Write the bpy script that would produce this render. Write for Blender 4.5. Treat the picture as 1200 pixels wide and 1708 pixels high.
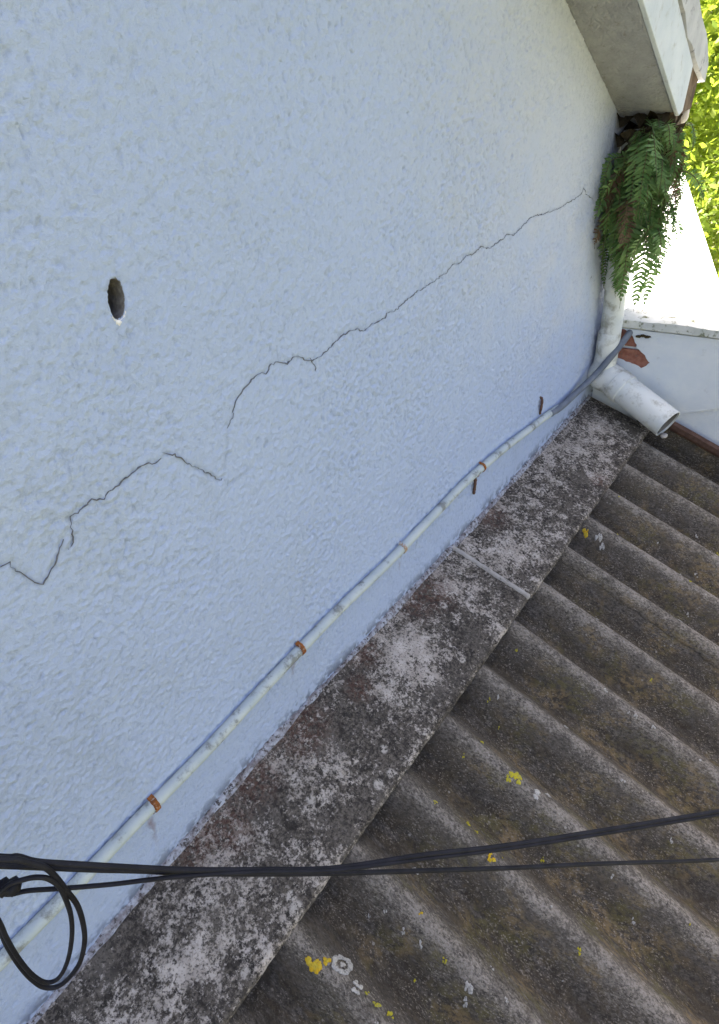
import bpy, math, random
import numpy as np
from mathutils import Vector, Matrix

for o in list(bpy.data.objects): bpy.data.objects.remove(o)
scene = bpy.context.scene
COL = scene.collection
R = math.radians

# ------------------------------------------------------------------ camera
# metres; x = out from the wall, y = along the wall, z = up; the lens is the origin height
cam_d = bpy.data.cameras.new('camera')
cam = bpy.data.objects.new('camera', cam_d); COL.objects.link(cam)
right = Vector((.780, .614, -.125)); fwd = Vector((-.552, .578, -.601))
fwd.normalize(); right = (right - fwd*right.dot(fwd)).normalized(); up = right.cross(fwd)
M = Matrix((right, up, -fwd)).transposed().to_4x4()
M.translation = (.7, 0, 0)
cam.matrix_world = M
cam_d.sensor_fit = 'VERTICAL'; cam_d.sensor_height = 36.0; cam_d.lens = 36.0*961/1708
cam_d.clip_start = .02; cam_d.clip_end = 500
scene.camera = cam

# ------------------------------------------------------------------ sky and sun
SUN_EL, SUN_AZ = R(44), R(-73)            # azimuth from +y towards +x
world = bpy.data.worlds.new('World'); scene.world = world; world.use_nodes = True
wt = world.node_tree; wt.nodes.clear()
sky = wt.nodes.new('ShaderNodeTexSky'); sky.sky_type = 'NISHITA'; sky.sun_disc = False
sky.sun_elevation = SUN_EL; sky.sun_rotation = SUN_AZ % (2*math.pi)
sky.air_density = .45; sky.dust_density = 10.0; sky.ozone_density = .0
bg = wt.nodes.new('ShaderNodeBackground'); bg.inputs[1].default_value = .15
wo = wt.nodes.new('ShaderNodeOutputWorld')
wt.links.new(sky.outputs[0], bg.inputs[0]); wt.links.new(bg.outputs[0], wo.inputs[0])
sun_d = bpy.data.lights.new('sun', 'SUN'); sun_d.energy = 5.0; sun_d.angle = R(.5); sun_d.color = (1, .95, .86)
sun = bpy.data.objects.new('sun', sun_d); COL.objects.link(sun)
sdir = Vector((math.sin(SUN_AZ)*math.cos(SUN_EL), math.cos(SUN_AZ)*math.cos(SUN_EL), math.sin(SUN_EL)))
sun.rotation_euler = sdir.to_track_quat('Z', 'Y').to_euler()
sun.location = sdir*20
vs = scene.view_settings
vs.view_transform = 'Standard'; vs.look = 'None'; vs.gamma = 1.0; vs.use_curve_mapping = False
vs.exposure = 2.82

# ------------------------------------------------------------------ helpers
rng = np.random.default_rng(7)
random.seed(7)

def tag(o, label, cat, group=None):
    o['label'] = label; o['category'] = cat
    if group: o['group'] = group
    return o
def thing(name, loc, label, cat, group=None):
    o = bpy.data.objects.new(name, None); COL.objects.link(o)
    o.location = loc; o.empty_display_size = .05
    o.matrix_world = Matrix.Translation(loc)
    return tag(o, label, cat, group)
def obj(name, me, mat, parent=None, label=None):
    o = bpy.data.objects.new(name, me); COL.objects.link(o)
    if mat is not None and not me.materials: me.materials.append(mat)
    if parent is not None:
        o.parent = parent
        o.matrix_parent_inverse = parent.matrix_world.inverted()
    if label: o['label'] = label
    return o
def pyd(V, F, smooth=False, name='m'):
    me = bpy.data.meshes.new(name)
    me.from_pydata([tuple(map(float, v)) for v in V], [], [tuple(map(int, f)) for f in F]); me.update()
    if smooth: me.shade_smooth()
    return me
def npmesh(V, Q, smooth=True, attrs=None, name='m'):
    me = bpy.data.meshes.new(name)
    V = np.ascontiguousarray(V, np.float32); Q = np.ascontiguousarray(Q, np.int32)
    me.vertices.add(len(V)); me.vertices.foreach_set('co', V.ravel())
    me.loops.add(Q.size); me.loops.foreach_set('vertex_index', Q.ravel())
    me.polygons.add(len(Q)); me.polygons.foreach_set('loop_start', np.arange(len(Q), dtype=np.int32)*Q.shape[1])
    me.update(calc_edges=True)
    if smooth: me.shade_smooth()
    for k, a in (attrs or {}).items():
        at = me.attributes.new(k, 'FLOAT', 'POINT'); at.data.foreach_set('value', np.ascontiguousarray(a, np.float32))
    return me
def grid_quads(n, m, mask=None):
    i = np.arange(n-1)[:, None]; j = np.arange(m-1)[None, :]
    a = i*m+j
    Q = np.stack([a, a+m, a+m+1, a+1], -1)
    if mask is not None: return Q[mask]
    return Q.reshape(-1, 4)
class MB:
    def __init__(s): s.V = []; s.F = []
    def add(s, V, F):
        b = len(s.V); s.V += [tuple(v) for v in V]; s.F += [tuple(b+i for i in f) for f in F]
    def box(s, x0, x1, y0, y1, z0, z1):
        s.add([(x, y, z) for x in (x0, x1) for y in (y0, y1) for z in (z0, z1)],
              [(0,1,3,2), (4,6,7,5), (0,4,5,1), (2,3,7,6), (0,2,6,4), (1,5,7,3)])
    def prism(s, poly, axis, a, b):       # poly = list of the two other coordinates
        n = len(poly)
        def mk(p, c):
            if axis == 'x': return (c, p[0], p[1])
            if axis == 'y': return (p[0], c, p[1])
            return (p[0], p[1], c)
        s.add([mk(p, a) for p in poly]+[mk(p, b) for p in poly],
              [tuple(range(n))[::-1], tuple(range(n, 2*n))]+[(i, (i+1) % n, n+(i+1) % n, n+i) for i in range(n)])
    def tube(s, path, rad, seg=12, cap=True):
        P = [Vector(p) for p in path]; n = len(P)
        if not hasattr(rad, '__len__'): rad = [rad]*n
        t = (P[1]-P[0]).normalized()
        u = t.orthogonal().normalized()
        V = []
        for k in range(n):
            t2 = (P[min(k+1, n-1)]-P[max(k-1, 0)]).normalized()
            u = (u - t2*u.dot(t2)).normalized(); w = t2.cross(u)
            for q in range(seg):
                a = 2*math.pi*q/seg
                V.append(P[k]+(u*math.cos(a)+w*math.sin(a))*rad[k])
        F = [(k*seg+q, k*seg+(q+1) % seg, (k+1)*seg+(q+1) % seg, (k+1)*seg+q) for k in range(n-1) for q in range(seg)]
        if cap: F += [tuple(range(seg))[::-1], tuple(range((n-1)*seg, n*seg))]
        s.add(V, F)
    def mesh(s, smooth=False): return pyd(s.V, s.F, smooth)
def autosmooth(o, deg=40):
    o.data.shade_smooth()
    try: o.data.set_sharp_from_angle(angle=R(deg))
    except Exception: pass
    return o
def bevel(o, w, seg=2):
    m = o.modifiers.new('bevel', 'BEVEL'); m.width = w; m.segments = seg; m.limit_method = 'ANGLE'; m.angle_limit = R(40)
    return o
def spline(pts, k=8):
    P = [np.array(p, float) for p in pts]; P = [2*P[0]-P[1]]+P+[2*P[-1]-P[-2]]; out = []
    for i in range(1, len(P)-2):
        for q in range(k):
            t = q/k; a, b, c, d = P[i-1:i+3]
            out.append(.5*(2*b+(c-a)*t+(2*a-5*b+4*c-d)*t*t+(3*b-a-3*c+d)*t**3))
    out.append(P[-2]); return out

# value noise in 2-D on arrays
def hash2(i, j, seed):
    h = (i.astype(np.int64)*374761393 + j.astype(np.int64)*668265263 + seed*1442695041) & 0xffffffff
    h = ((h ^ (h >> 13))*1274126177) & 0xffffffff
    return ((h ^ (h >> 16)) & 0xffff)/65535.0
def vnoise(x, y, seed=0):
    xi = np.floor(x); yi = np.floor(y); fx = x-xi; fy = y-yi
    fx = fx*fx*fx*(fx*(fx*6-15)+10); fy = fy*fy*fy*(fy*(fy*6-15)+10)
    a = hash2(xi, yi, seed); b = hash2(xi+1, yi, seed); c = hash2(xi, yi+1, seed); d = hash2(xi+1, yi+1, seed)
    return (a*(1-fx)+b*fx)*(1-fy)+(c*(1-fx)+d*fx)*fy
def fbm(x, y, seed=0, octv=4, g=.5):
    s = 0; a = 1; t = 0
    for k in range(octv):
        s = s+a*vnoise(x*2**k+17.3*k, y*2**k-9.1*k, seed+k); t += a; a *= g
    return s/t
def sstep(a, b, x):
    t = np.clip((x-a)/(b-a), 0, 1); return t*t*(3-2*t)
def poly_dist(y, z, pts):
    d = np.full(y.shape, 9.0)
    for (a, b), (c, e) in zip(pts[:-1], pts[1:]):
        L = (c-a)**2+(e-b)**2+1e-12
        t = np.clip(((y-a)*(c-a)+(z-b)*(e-b))/L, 0, 1)
        d = np.minimum(d, np.hypot(y-a-t*(c-a), z-b-t*(e-b)))
    return d

# ------------------------------------------------------------------ materials
class Mat:
    def __init__(s, name, rough=.8, spec=.3):
        s.m = bpy.data.materials.new(name); s.m.use_nodes = True; s.t = s.m.node_tree
        s.b = s.t.nodes['Principled BSDF']; s.b.inputs['Roughness'].default_value = rough
        s.b.inputs['Specular IOR Level'].default_value = spec
        g = s.t.nodes.new('ShaderNodeNewGeometry'); s.pos = g.outputs['Position']; s.geo = g
    def n(s, t): return s.t.nodes.new(t)
    def put(s, sock, v):
        if isinstance(v, bpy.types.NodeSocket): s.t.links.new(v, sock)
        elif isinstance(v, (tuple, list)): sock.default_value = (*v, 1.0) if len(v) == 3 and sock.type == 'RGBA' else v
        else: sock.default_value = v
    def scaled(s, sc, vec=None):
        k = s.n('ShaderNodeMapping'); s.put(k.inputs['Vector'], vec or s.pos); k.inputs['Scale'].default_value = sc; return k.outputs[0]
    def noise(s, scale, detail=4, rough=.5, vec=None, dist=0):
        k = s.n('ShaderNodeTexNoise'); s.put(k.inputs['Vector'], vec or s.pos)
        k.inputs['Scale'].default_value = scale; k.inputs['Detail'].default_value = detail
        k.inputs['Roughness'].default_value = rough; k.inputs['Distortion'].default_value = dist
        return k.outputs['Fac']
    def vor(s, scale, vec=None, out='Distance', rnd=1.0):
        k = s.n('ShaderNodeTexVoronoi'); s.put(k.inputs['Vector'], vec or s.pos); k.inputs['Scale'].default_value = scale
        k.inputs['Randomness'].default_value = rnd
        return k.outputs[out]
    def ramp(s, f, st):
        k = s.n('ShaderNodeMapRange'); k.interpolation_type = 'SMOOTHSTEP'
        s.put(k.inputs[0], f); k.inputs[1].default_value = st[0]; k.inputs[2].default_value = st[1]
        return k.outputs[0]
    def math(s, op, a, b=0.0, c=None):
        k = s.n('ShaderNodeMath'); k.operation = op; s.put(k.inputs[0], a); s.put(k.inputs[1], b)
        if c is not None: s.put(k.inputs[2], c)
        return k.outputs[0]
    def mix(s, f, a, b):
        k = s.n('ShaderNodeMix'); k.data_type = 'RGBA'; k.clamp_factor = True
        s.put(k.inputs[0], f); s.put(k.inputs[6], a); s.put(k.inputs[7], b); return k.outputs[2]
    def attr(s, name):
        k = s.n('ShaderNodeAttribute'); k.attribute_name = name; return k.outputs['Fac']
    def xyz(s, vec=None):
        k = s.n('ShaderNodeSeparateXYZ'); s.put(k.inputs[0], vec or s.pos); return k.outputs
    def bump(s, h, strength=.5, dist=.002, normal=None):
        k = s.n('ShaderNodeBump'); k.inputs['Strength'].default_value = strength; k.inputs['Distance'].default_value = dist
        s.put(k.inputs['Height'], h)
        if normal is not None: s.put(k.inputs['Normal'], normal)
        return k.outputs[0]
    def col(s, c): s.put(s.b.inputs['Base Color'], c); return s
    def nrm(s, n): s.put(s.b.inputs['Normal'], n); return s
    def spots(s, pts, soft=1.0):          # soft-edged round areas at (x, y, radius) on the lean-to roof
        tot = None; p = s.xyz()
        for (x, y, r) in pts:
            dx = s.math('MULTIPLY', s.math('SUBTRACT', p[0], x), 1/r); dy = s.math('MULTIPLY', s.math('SUBTRACT', p[1], y), 1/r)
            d = s.math('SQRT', s.math('ADD', s.math('MULTIPLY', dx, dx), s.math('MULTIPLY', dy, dy)))
            f = s.ramp(d, (1.0+.6*soft, 1.0-.6*soft))
            tot = f if tot is None else s.math('MAXIMUM', tot, f)
        return tot

def m_wall():
    m = Mat('wall_paint', .8, .2)
    c = m.mix(m.noise(2.2, 3), (.372, .449, .612), (.402, .478, .642))
    c = m.mix(m.math('MULTIPLY', m.ramp(m.noise(3.1, 4, .6), (.5, .75)), .35), c, (.375, .43, .51))
    st = m.noise(1.0, 4, .6, m.scaled((1, 9, 1.6)))
    c = m.mix(m.math('MULTIPLY', m.ramp(st, (.55, .75)), .22), c, (.30, .345, .40))
    c = m.mix(m.attr('verge_light'), c, (.505, .525, .545))
    hl = m.math('MULTIPLY', m.attr('hollow_shade'), m.ramp(m.noise(170, 4, .65), (.30, .60)))
    c = m.mix(m.math('MULTIPLY', hl, .30), c, (.19, .235, .34))  # darker tint paints in the shaded undersides of the render bumps
    sp = m.ramp(m.noise(210, 3, .6), (.64, .74))
    c = m.mix(m.math('MULTIPLY', sp, .22), c, (.20, .245, .31))
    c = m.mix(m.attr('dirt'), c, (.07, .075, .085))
    c = m.mix(m.attr('rust'), c, (.16, .065, .025))
    m.col(c)
    h = m.math('ADD', m.noise(170, 4, .65), m.math('MULTIPLY', m.noise(420, 3, .6), .3))
    return m.nrm(m.bump(h, .9, .0035)).m
def m_plain(name, c1, c2, scale=30, rough=.7, spec=.3, bs=300, bstr=.3, bd=.001, dirt=None):
    m = Mat(name, rough, spec)
    c = m.mix(m.ramp(m.noise(scale, 4, .6), (.3, .7)), c1, c2)
    if dirt: c = m.mix(m.ramp(m.noise(scale*1.7, 5, .7), dirt[0]), c, dirt[1])
    m.col(c)
    return m.nrm(m.bump(m.noise(bs, 3, .6), bstr, bd)).m

def m_flash():
    m = Mat('weathered_fibre_cement', .95, .1)
    n_f = m.noise(125, 7, .78); n_m = m.noise(34, 5, .62); n_b = m.noise(8, 4, .6)
    grey = m.mix(m.ramp(m.noise(140, 5, .75), (.35, .65)), (.034, .029, .024), (.155, .134, .108))
    grey = m.mix(m.math('MULTIPLY', m.ramp(m.noise(42, 5, .7), (.50, .60)), .75), grey, (.026, .023, .020))
    grey = m.mix(m.math('MULTIPLY', m.ramp(m.noise(9, 4, .6), (.52, .68)), .55), grey, (.15, .132, .108))
    fl = [(.1189,.7188,.068),(.0633,1.4753,.06),(.1092,.6051,.045),(.1002,.3949,.053),(.0916,.0471,.07),(.2259,.0908,.045),(.1193,-.0835,.05),(.2575,.2379,.035),(.0336,1.7811,.085),(.128,1.2591,.055),(.0914,2.0388,.07),(.06,1.12,.06),(.16,-.12,.07)]
    mask = m.spots(fl, 1.5)
    s = m.math('ADD', m.math('MULTIPLY', n_f, 1.15), m.math('MULTIPLY', n_m, .55))
    s = m.math('ADD', s, m.math('MULTIPLY', n_b, .60))
    s = m.math('ADD', s, m.math('MULTIPLY', mask, .085))
    pale = m.mix(m.ramp(m.noise(30, 4), (.35, .7)), (.40, .352, .295), (.56, .50, .43))
    c = m.mix(m.math('MULTIPLY', m.ramp(s, (1.14, 1.285)), .92), grey, pale)
    rs = m.spots([(.0417,.9252,.06),(.0219,.8666,.055),(.0199,.1131,.045),(.0476,.1647,.045),(.0674,.567,.03),(.0241,.4049,.06),(.2171,1.7115,.03),(.02,1.3,.05),(.02,.26,.05),(.015,.65,.04)], 1.2)
    rf = m.math('MULTIPLY', rs, m.ramp(m.noise(95, 5, .7), (.42, .54)))
    c = m.mix(m.math('MULTIPLY', rf, .6), c, (.105, .05, .034))
    c = m.mix(m.math('MULTIPLY', m.ramp(m.noise(230, 3, .65), (.55, .64)), .75), c, (.025, .023, .021))
    w = m.spots([(.2243,.4249,.011),(.2298,.4614,.009),(.1387,.3093,.010),(.1896,.4914,.009),(.217,.1584,.010),(.235,.1517,.012),(.23,.0264,.008),(.0911,.9064,.010),(.1949,1.4607,.013),(.1828,1.7174,.015),(.1455,2.08,.014),(.2,1.25,.012),(.21,.8,.008),(.17,1.95,.014),(.12,1.6,.012)], .5)
    wv = m.math('MULTIPLY', w, m.ramp(m.noise(130, 4, .7), (.43, .53)))
    c = m.mix(m.math('MULTIPLY', wv, .75), c, (.53, .48, .41))
    m.col(c)
    h = m.math('ADD', m.noise(120, 5, .75), m.math('MULTIPLY', m.ramp(s, (1.12, 1.32)), .35))
    return m.nrm(m.bump(h, .8, .003)).m

PITCH, CREST0, AMP = .1765, .12, .044
SL = math.tan(R(21.4))
def m_roof():
    m = Mat('weathered_corrugated_sheet', .93, .12)
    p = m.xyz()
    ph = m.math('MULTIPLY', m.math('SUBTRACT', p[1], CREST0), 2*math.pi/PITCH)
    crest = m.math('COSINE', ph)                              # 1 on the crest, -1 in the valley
    st = m.noise(1.0, 5, .65, m.scaled((9, 60, 9)))           # streaks run down the slope
    gv = m.n('ShaderNodeMapping'); m.put(gv.inputs['Vector'], m.pos); gv.inputs['Rotation'].default_value = (0, 0, R(40)); gv.inputs['Scale'].default_value = (.6, 1.1, 1); gv = gv.outputs[0]
    fine = m.noise(170, 6, .75, gv); mid = m.noise(34, 5, .68); big = m.noise(5, 4, .6)
    c = m.mix(m.ramp(fine, (.36, .64)), (.050, .044, .037), (.170, .149, .122))
    c = m.mix(m.math('MULTIPLY', m.ramp(big, (.42, .62)), .5), c, (.085, .074, .060))
    # shade of the troughs put into the colour, over patchy grime and algae
    silt_shade = m.math('MULTIPLY', m.ramp(crest, (.35, -.8)), m.ramp(m.math('ADD', m.math('MULTIPLY', st, .5), m.math('MULTIPLY', mid, .6)), (.40, .62)))
    c = m.mix(m.math('MULTIPLY', silt_shade, .9), c, (.032, .028, .022))
    # brown algae on the flanks
    flank = m.ramp(crest, (.95, .0))
    br = m.math('MULTIPLY', flank, m.ramp(m.math('ADD', m.math('MULTIPLY', st, .6), m.math('MULTIPLY', mid, .5)), (.46, .64)))
    c = m.mix(m.math('MULTIPLY', br, .5), c, m.mix(m.ramp(m.noise(75, 5, .7), (.35, .65)), (.055, .042, .027), (.145, .115, .074)))
    # olive and ochre growth, more of it a little below the flashing
    far = m.math('MULTIPLY', m.ramp(p[0], (.26, .40)), m.ramp(m.noise(9, 4, .6), (.42, .58)))
    oc = m.math('MULTIPLY', far, m.ramp(m.noise(75, 6, .75, gv), (.43, .56)))
    oc = m.math('MULTIPLY', oc, m.ramp(crest, (1.05, .5)))
    c = m.mix(m.math('MULTIPLY', oc, .5), c, m.mix(m.ramp(m.noise(14, 3), (.4, .6)), (.15, .13, .04), (.29, .205, .095)))
    # crests painted paler for the light on them, in worn grains
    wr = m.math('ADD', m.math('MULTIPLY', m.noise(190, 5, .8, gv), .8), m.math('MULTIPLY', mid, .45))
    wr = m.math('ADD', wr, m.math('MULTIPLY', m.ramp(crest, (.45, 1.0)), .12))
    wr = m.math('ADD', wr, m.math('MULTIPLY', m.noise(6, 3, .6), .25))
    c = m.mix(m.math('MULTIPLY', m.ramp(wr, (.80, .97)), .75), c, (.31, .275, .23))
    # scattered pale grains
    gr = m.math('MULTIPLY', m.ramp(m.noise(270, 3, .65, gv), (.57, .65)), m.ramp(m.noise(12, 4, .6), (.36, .56)))
    c = m.mix(m.math('MULTIPLY', gr, .75), c, (.34, .295, .235))
    ws = m.ramp(m.vor(34), (.13, .07)); ws = m.math('MULTIPLY', ws, m.ramp(m.noise(9, 2), (.5, .62)))
    c = m.mix(m.math('MULTIPLY', ws, .7), c, (.36, .33, .28))
    c = m.mix(m.math('MULTIPLY', m.ramp(m.noise(150, 4, .7), (.56, .66)), .6), c, (.028, .025, .021))
    m.col(c)
    h = m.math('ADD', m.noise(170, 6, .75), m.math('MULTIPLY', mid, .8))
    return m.nrm(m.bump(h, .85, .003)).m

def m_leaf(name, c1, c2, tr=.35, scale=14):
    m = Mat(name, .55, .35)
    oi = m.n('ShaderNodeObjectInfo')
    c = m.mix(m.ramp(m.noise(scale, 3), (.3, .7)), c1, c2)
    m.col(c)
    t = m.n('ShaderNodeBsdfTranslucent'); m.put(t.inputs[0], m.mix(.6, c, (.42, .52, .05)) if tr > .3 else c)
    mx = m.n('ShaderNodeMixShader'); mx.inputs[0].default_value = tr
    out = m.t.nodes['Material Output']
    m.t.links.new(m.b.outputs[0], mx.inputs[1]); m.t.links.new(t.outputs[0], mx.inputs[2]); m.t.links.new(mx.outputs[0], out.inputs[0])
    return m.m

MT = dict(
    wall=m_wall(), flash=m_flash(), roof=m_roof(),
    soffit=m_plain('bare_grey_render', (.285, .292, .305), (.345, .352, .362), 25, .95, .1, 130, 1.0, .008, ((.55, .75), (.21, .205, .195))),
    fascia=m_plain('pale_grey_fascia', (.46, .51, .555), (.53, .57, .605), 12, .85, .15, 140, .6, .003, ((.55, .75), (.36, .375, .375))),
    bed=m_plain('grey_cement_bedding', (.36, .37, .39), (.46, .47, .48), 16, .9, .1, 120, .6, .002, ((.55, .72), (.14, .14, .15))),
    tile=m_plain('old_clay_tile', (.10, .065, .045), (.17, .13, .095), 22, .9, .1, 120, .5, .002, ((.5, .7), (.07, .06, .05))),
    white=m_plain('white_limewash', (.72, .73, .72), (.80, .80, .78), 3, .85, .15, 60, .3, .002),
    render=m_plain('dirty_pale_render', (.62, .67, .72), (.70, .735, .755), 9, .85, .15, 90, .6, .003, ((.60, .80), (.46, .48, .50))),
    coping=m_plain('mossy_coping', (.50, .52, .48), (.62, .63, .60), 18, .9, .1, 120, .5, .002, ((.52, .66), (.14, .15, .08))),
    brick=m_plain('red_hollow_brick', (.24, .095, .065), (.34, .16, .115), 60, .9, .1, 160, .8, .004, ((.55, .72), (.20, .16, .13))),
    cement=m_plain('grey_cement', (.40, .37, .33), (.52, .48, .43), 30, .95, .1, 130, .6, .003),
    conduit=m_plain('painted_conduit', (.385, .44, .445), (.46, .505, .49), 14, .75, .15, 160, .5, .001, ((.50, .66), (.21, .22, .205))),
    pvc=m_plain('aged_white_pvc', (.60, .63, .61), (.70, .71, .66), 9, .6, .25, 200, .2, .0008, ((.48, .70), (.34, .335, .275))),
    flex=m_plain('grey_plastic_tube', (.115, .135, .165), (.16, .18, .21), 30, .55, .35, 260, .2, .0006),
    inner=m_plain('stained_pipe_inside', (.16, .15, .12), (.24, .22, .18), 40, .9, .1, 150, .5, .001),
    rust=m_plain('rusty_steel', (.30, .105, .025), (.13, .05, .02), 90, .9, .15, 300, .6, .0012, ((.55, .7), (.42, .35, .27))),
    rustp=m_plain('paint_flaked_rust', (.42, .36, .27), (.30, .17, .08), 70, .9, .1, 250, .6, .0012, ((.5, .6), (.40, .45, .48))),
    rustd=m_plain('brown_rusty_angle', (.085, .05, .038), (.13, .078, .058), 60, .85, .15, 220, .5, .001),
    cable=m_plain('weathered_black_cable', (.007, .007, .010), (.014, .014, .019), 40, .6, .2, 260, .5, .0008, ((.6, .8), (.035, .035, .045))),
    dark=m_plain('crack_shade', (.12, .125, .14), (.17, .178, .195), 40, 1, 0),
    plaster=m_plain('broken_plaster', (.66, .66, .63), (.76, .75, .72), 60, .95, .1, 200, .7, .002),
    moss=m_plain('rotten_leaf_litter', (.035, .028, .018), (.07, .055, .03), 60, 1, .05, 120, .8, .004),
    yellow=m_plain('yellow_lichen', (.50, .42, .03), (.40, .36, .05), 90, .95, .05, 260, .8, .002, ((.5, .65), (.30, .30, .10))),
    orange=m_plain('orange_lichen', (.55, .33, .02), (.48, .38, .05), 110, .95, .05, 260, .8, .002, ((.55, .68), (.32, .22, .05))),
    grey_l=m_plain('white_lichen', (.38, .36, .32), (.52, .49, .44), 120, .95, .05, 260, .8, .002, ((.5, .65), (.22, .22, .20))),
    fern=m_leaf('fern_leaf', (.068, .15, .038), (.165, .27, .083), .30),
    fernd=m_leaf('dry_fern_leaf', (.10, .055, .03), (.15, .10, .055), .2),
    fernst=m_plain('fern_stalk', (.08, .06, .03), (.13, .11, .05), 40),
    bark=m_plain('pale_bark', (.20, .17, .13), (.33, .29, .23), 12, .95, .1, 40, .8, .01),
)

# ------------------------------------------------------------------ ground
g = MB(); g.add([(-150, -150, -4.2), (150, -150, -4.2), (150, 150, -4.2), (-150, 150, -4.2)], [(0, 1, 2, 3)])
go = obj('ground', g.mesh(), m_plain('grassy_ground', (.10, .11, .05), (.15, .14, .085), .8, .95, .05, 8, .8, .05))
go['kind'] = 'structure'

# ------------------------------------------------------------------ house: gable wall, verge, roof
house = thing('house', (0, 0, -4.2), 'pale blue rough-rendered house wall with a long crack and a drilled hole', 'house')
def rake(y): return -.2037-.58*(y-2.132)
RIDGE_Y = -1.6

CRACKS = [
 [(.0901,-.4016),(.0996,-.4148),(.1117,-.4159),(.1105,-.4312),(.1169,-.4429),(.1212,-.4584),(.1287,-.4680),(.1405,-.4598),(.1581,-.4463),(.1677,-.4362),(.1766,-.4275)],
 [(.1753,-.4439),(.1854,-.4398),(.1916,-.4232),(.1976,-.4049),(.2076,-.4063),(.2172,-.4034),(.2313,-.3980),(.2369,-.4043),(.2455,-.4080),(.2589,-.4016),(.2728,-.4022),(.2900,-.3959),(.3010,-.3962),(.3113,-.3937),(.3239,-.3954),(.3330,-.4014),(.3437,-.3992)],
 [(.3491,-.3928),(.3659,-.4042),(.3768,-.4241),(.3848,-.4368),(.3947,-.4455),(.4013,-.4577),(.4115,-.4672),(.4209,-.4837),(.4294,-.4867)],
 [(.4171,-.5102),(.4390,-.5037),(.4593,-.5027),(.4752,-.5011),(.4864,-.4986)],
 [(.4662,-.4141),(.4812,-.4030),(.4925,-.3810),(.5148,-.3702),(.5451,-.3596),(.5605,-.3602),(.5667,-.3659),(.5824,-.3543),(.5977,-.3576),(.6153,-.3691),(.6300,-.3627),(.6460,-.3679),(.6564,-.3784),(.6741,-.3875),(.7108,-.3841),(.7420,-.3765),(.7835,-.3722),(.8085,-.3780),(.8227,-.3878),(.8512,-.3831),(.8791,-.3860),(.9034,-.3805),(.9329,-.3835),(.9648,-.3764),(1.0167,-.3715),(1.0707,-.3699),(1.1060,-.3672),(1.1277,-.3661),(1.1502,-.3563),(1.1753,-.3632),(1.2110,-.3542),(1.2345,-.3605),(1.2751,-.3520),(1.3173,-.3667),(1.3788,-.3625),(1.4059,-.3572),(1.4442,-.3688),(1.4917,-.3572),(1.5409,-.3478),(1.6270,-.3582),(1.7190,-.3648),(1.8157,-.3625),(1.8715,-.3599),(1.8833,-.3458),(1.9079,-.3670),(1.9708,-.3936)],
 [(.6698,-.3794),(.6776,-.3955),(.6787,-.4091)],
 [(.4690,-.4130),(.4600,-.4300),(.4520,-.4480),(.4440,-.4650),(.4300,-.4860)]]
CW = [1.05, .8, 1.05, .12, .85, .55, .10]         # mean crack width in mm
HOLE = [(.3746,-.1579),(.3780,-.1645),(.3786,-.1721),(.3755,-.1860),(.3700,-.1965),(.3620,-.2040),(.3560,-.2030),(.3530,-.1960),(.3535,-.1860),(.3560,-.1760),(.3620,-.1650),(.3690,-.1585)]
HOLE = [tuple(p) for p in spline(HOLE+[HOLE[0]], 4)[:-1]]
HOLE = [(p[0]+random.gauss(0, .0005), p[1]+random.gauss(0, .0007)) for p in HOLE]
HC = np.mean(np.array(HOLE), 0)
FLASH_WAVE = [(-.6,-1.175),(-.23,-1.172),(.01,-1.15),(.34,-1.131),(.81,-1.139),(1.12,-1.144),(2.28,-1.140)]

def axis(parts):
    a = [np.array([parts[0][0]])]
    for (s, e, d) in parts: a.append(np.linspace(s, e, max(2, int(round((e-s)/d))+1))[1:])
    return np.concatenate(a)
ys = axis([(-6, -.6, .3), (-.6, -.32, .02), (-.32, .9, .0025), (.9, 1.5, .0032), (1.5, 2.205, .004)])
zs = axis([(-4.2, -1.32, .3), (-1.32, -1.22, .02), (-1.22, .14, .0027), (.14, .3, .02), (.3, 2.2, .19)])
Yg, Zg = np.meshgrid(ys, zs, indexing='ij')
def smooth_mid(y, z):
    a = fbm(y*165, z*165, 1, 3, .6)-.5
    b = fbm(y*50, z*50, 5, 2)-.5
    rough = .75+.45*sstep(.35, .7, fbm(y*4, z*4, 9, 3))
    dab = sstep(.52, .75, vnoise(y*130+.4*z*130, z*95-.4*y*95, 21))
    return (.0056*a+.0009*b+.0016*dab)*rough
Hx = smooth_mid(Yg, Zg)
hollow_shade = sstep(-.0004, -.0016, Hx-.0004*fbm(Yg*25, Zg*25, 8, 2))
Hx += .004*(fbm(Yg*1.3, Zg*1.3, 31, 2)-.5)
pit = sstep(.86, .97, vnoise(Yg*150+31, Zg*150, 41))*sstep(.45, .62, fbm(Yg*5, Zg*5, 44, 3))
Hx -= .0018*pit
band = sstep(-.99, -1.02, Zg); Hx = Hx*(1-.45*band)
dirt = .14*pit  # shade inside the pits, coloured in through the dirt layer
for pts, w in zip(CRACKS, CW):
    d = poly_dist(Yg, Zg, pts)
    Hx -= .0015*w*sstep(.0045, .001, d); dirt = np.maximum(dirt, max(.16*w, .2 if w < .2 else 0)*sstep(.006, .001, d)*vnoise(Yg*120, Zg*120, 3))
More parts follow.
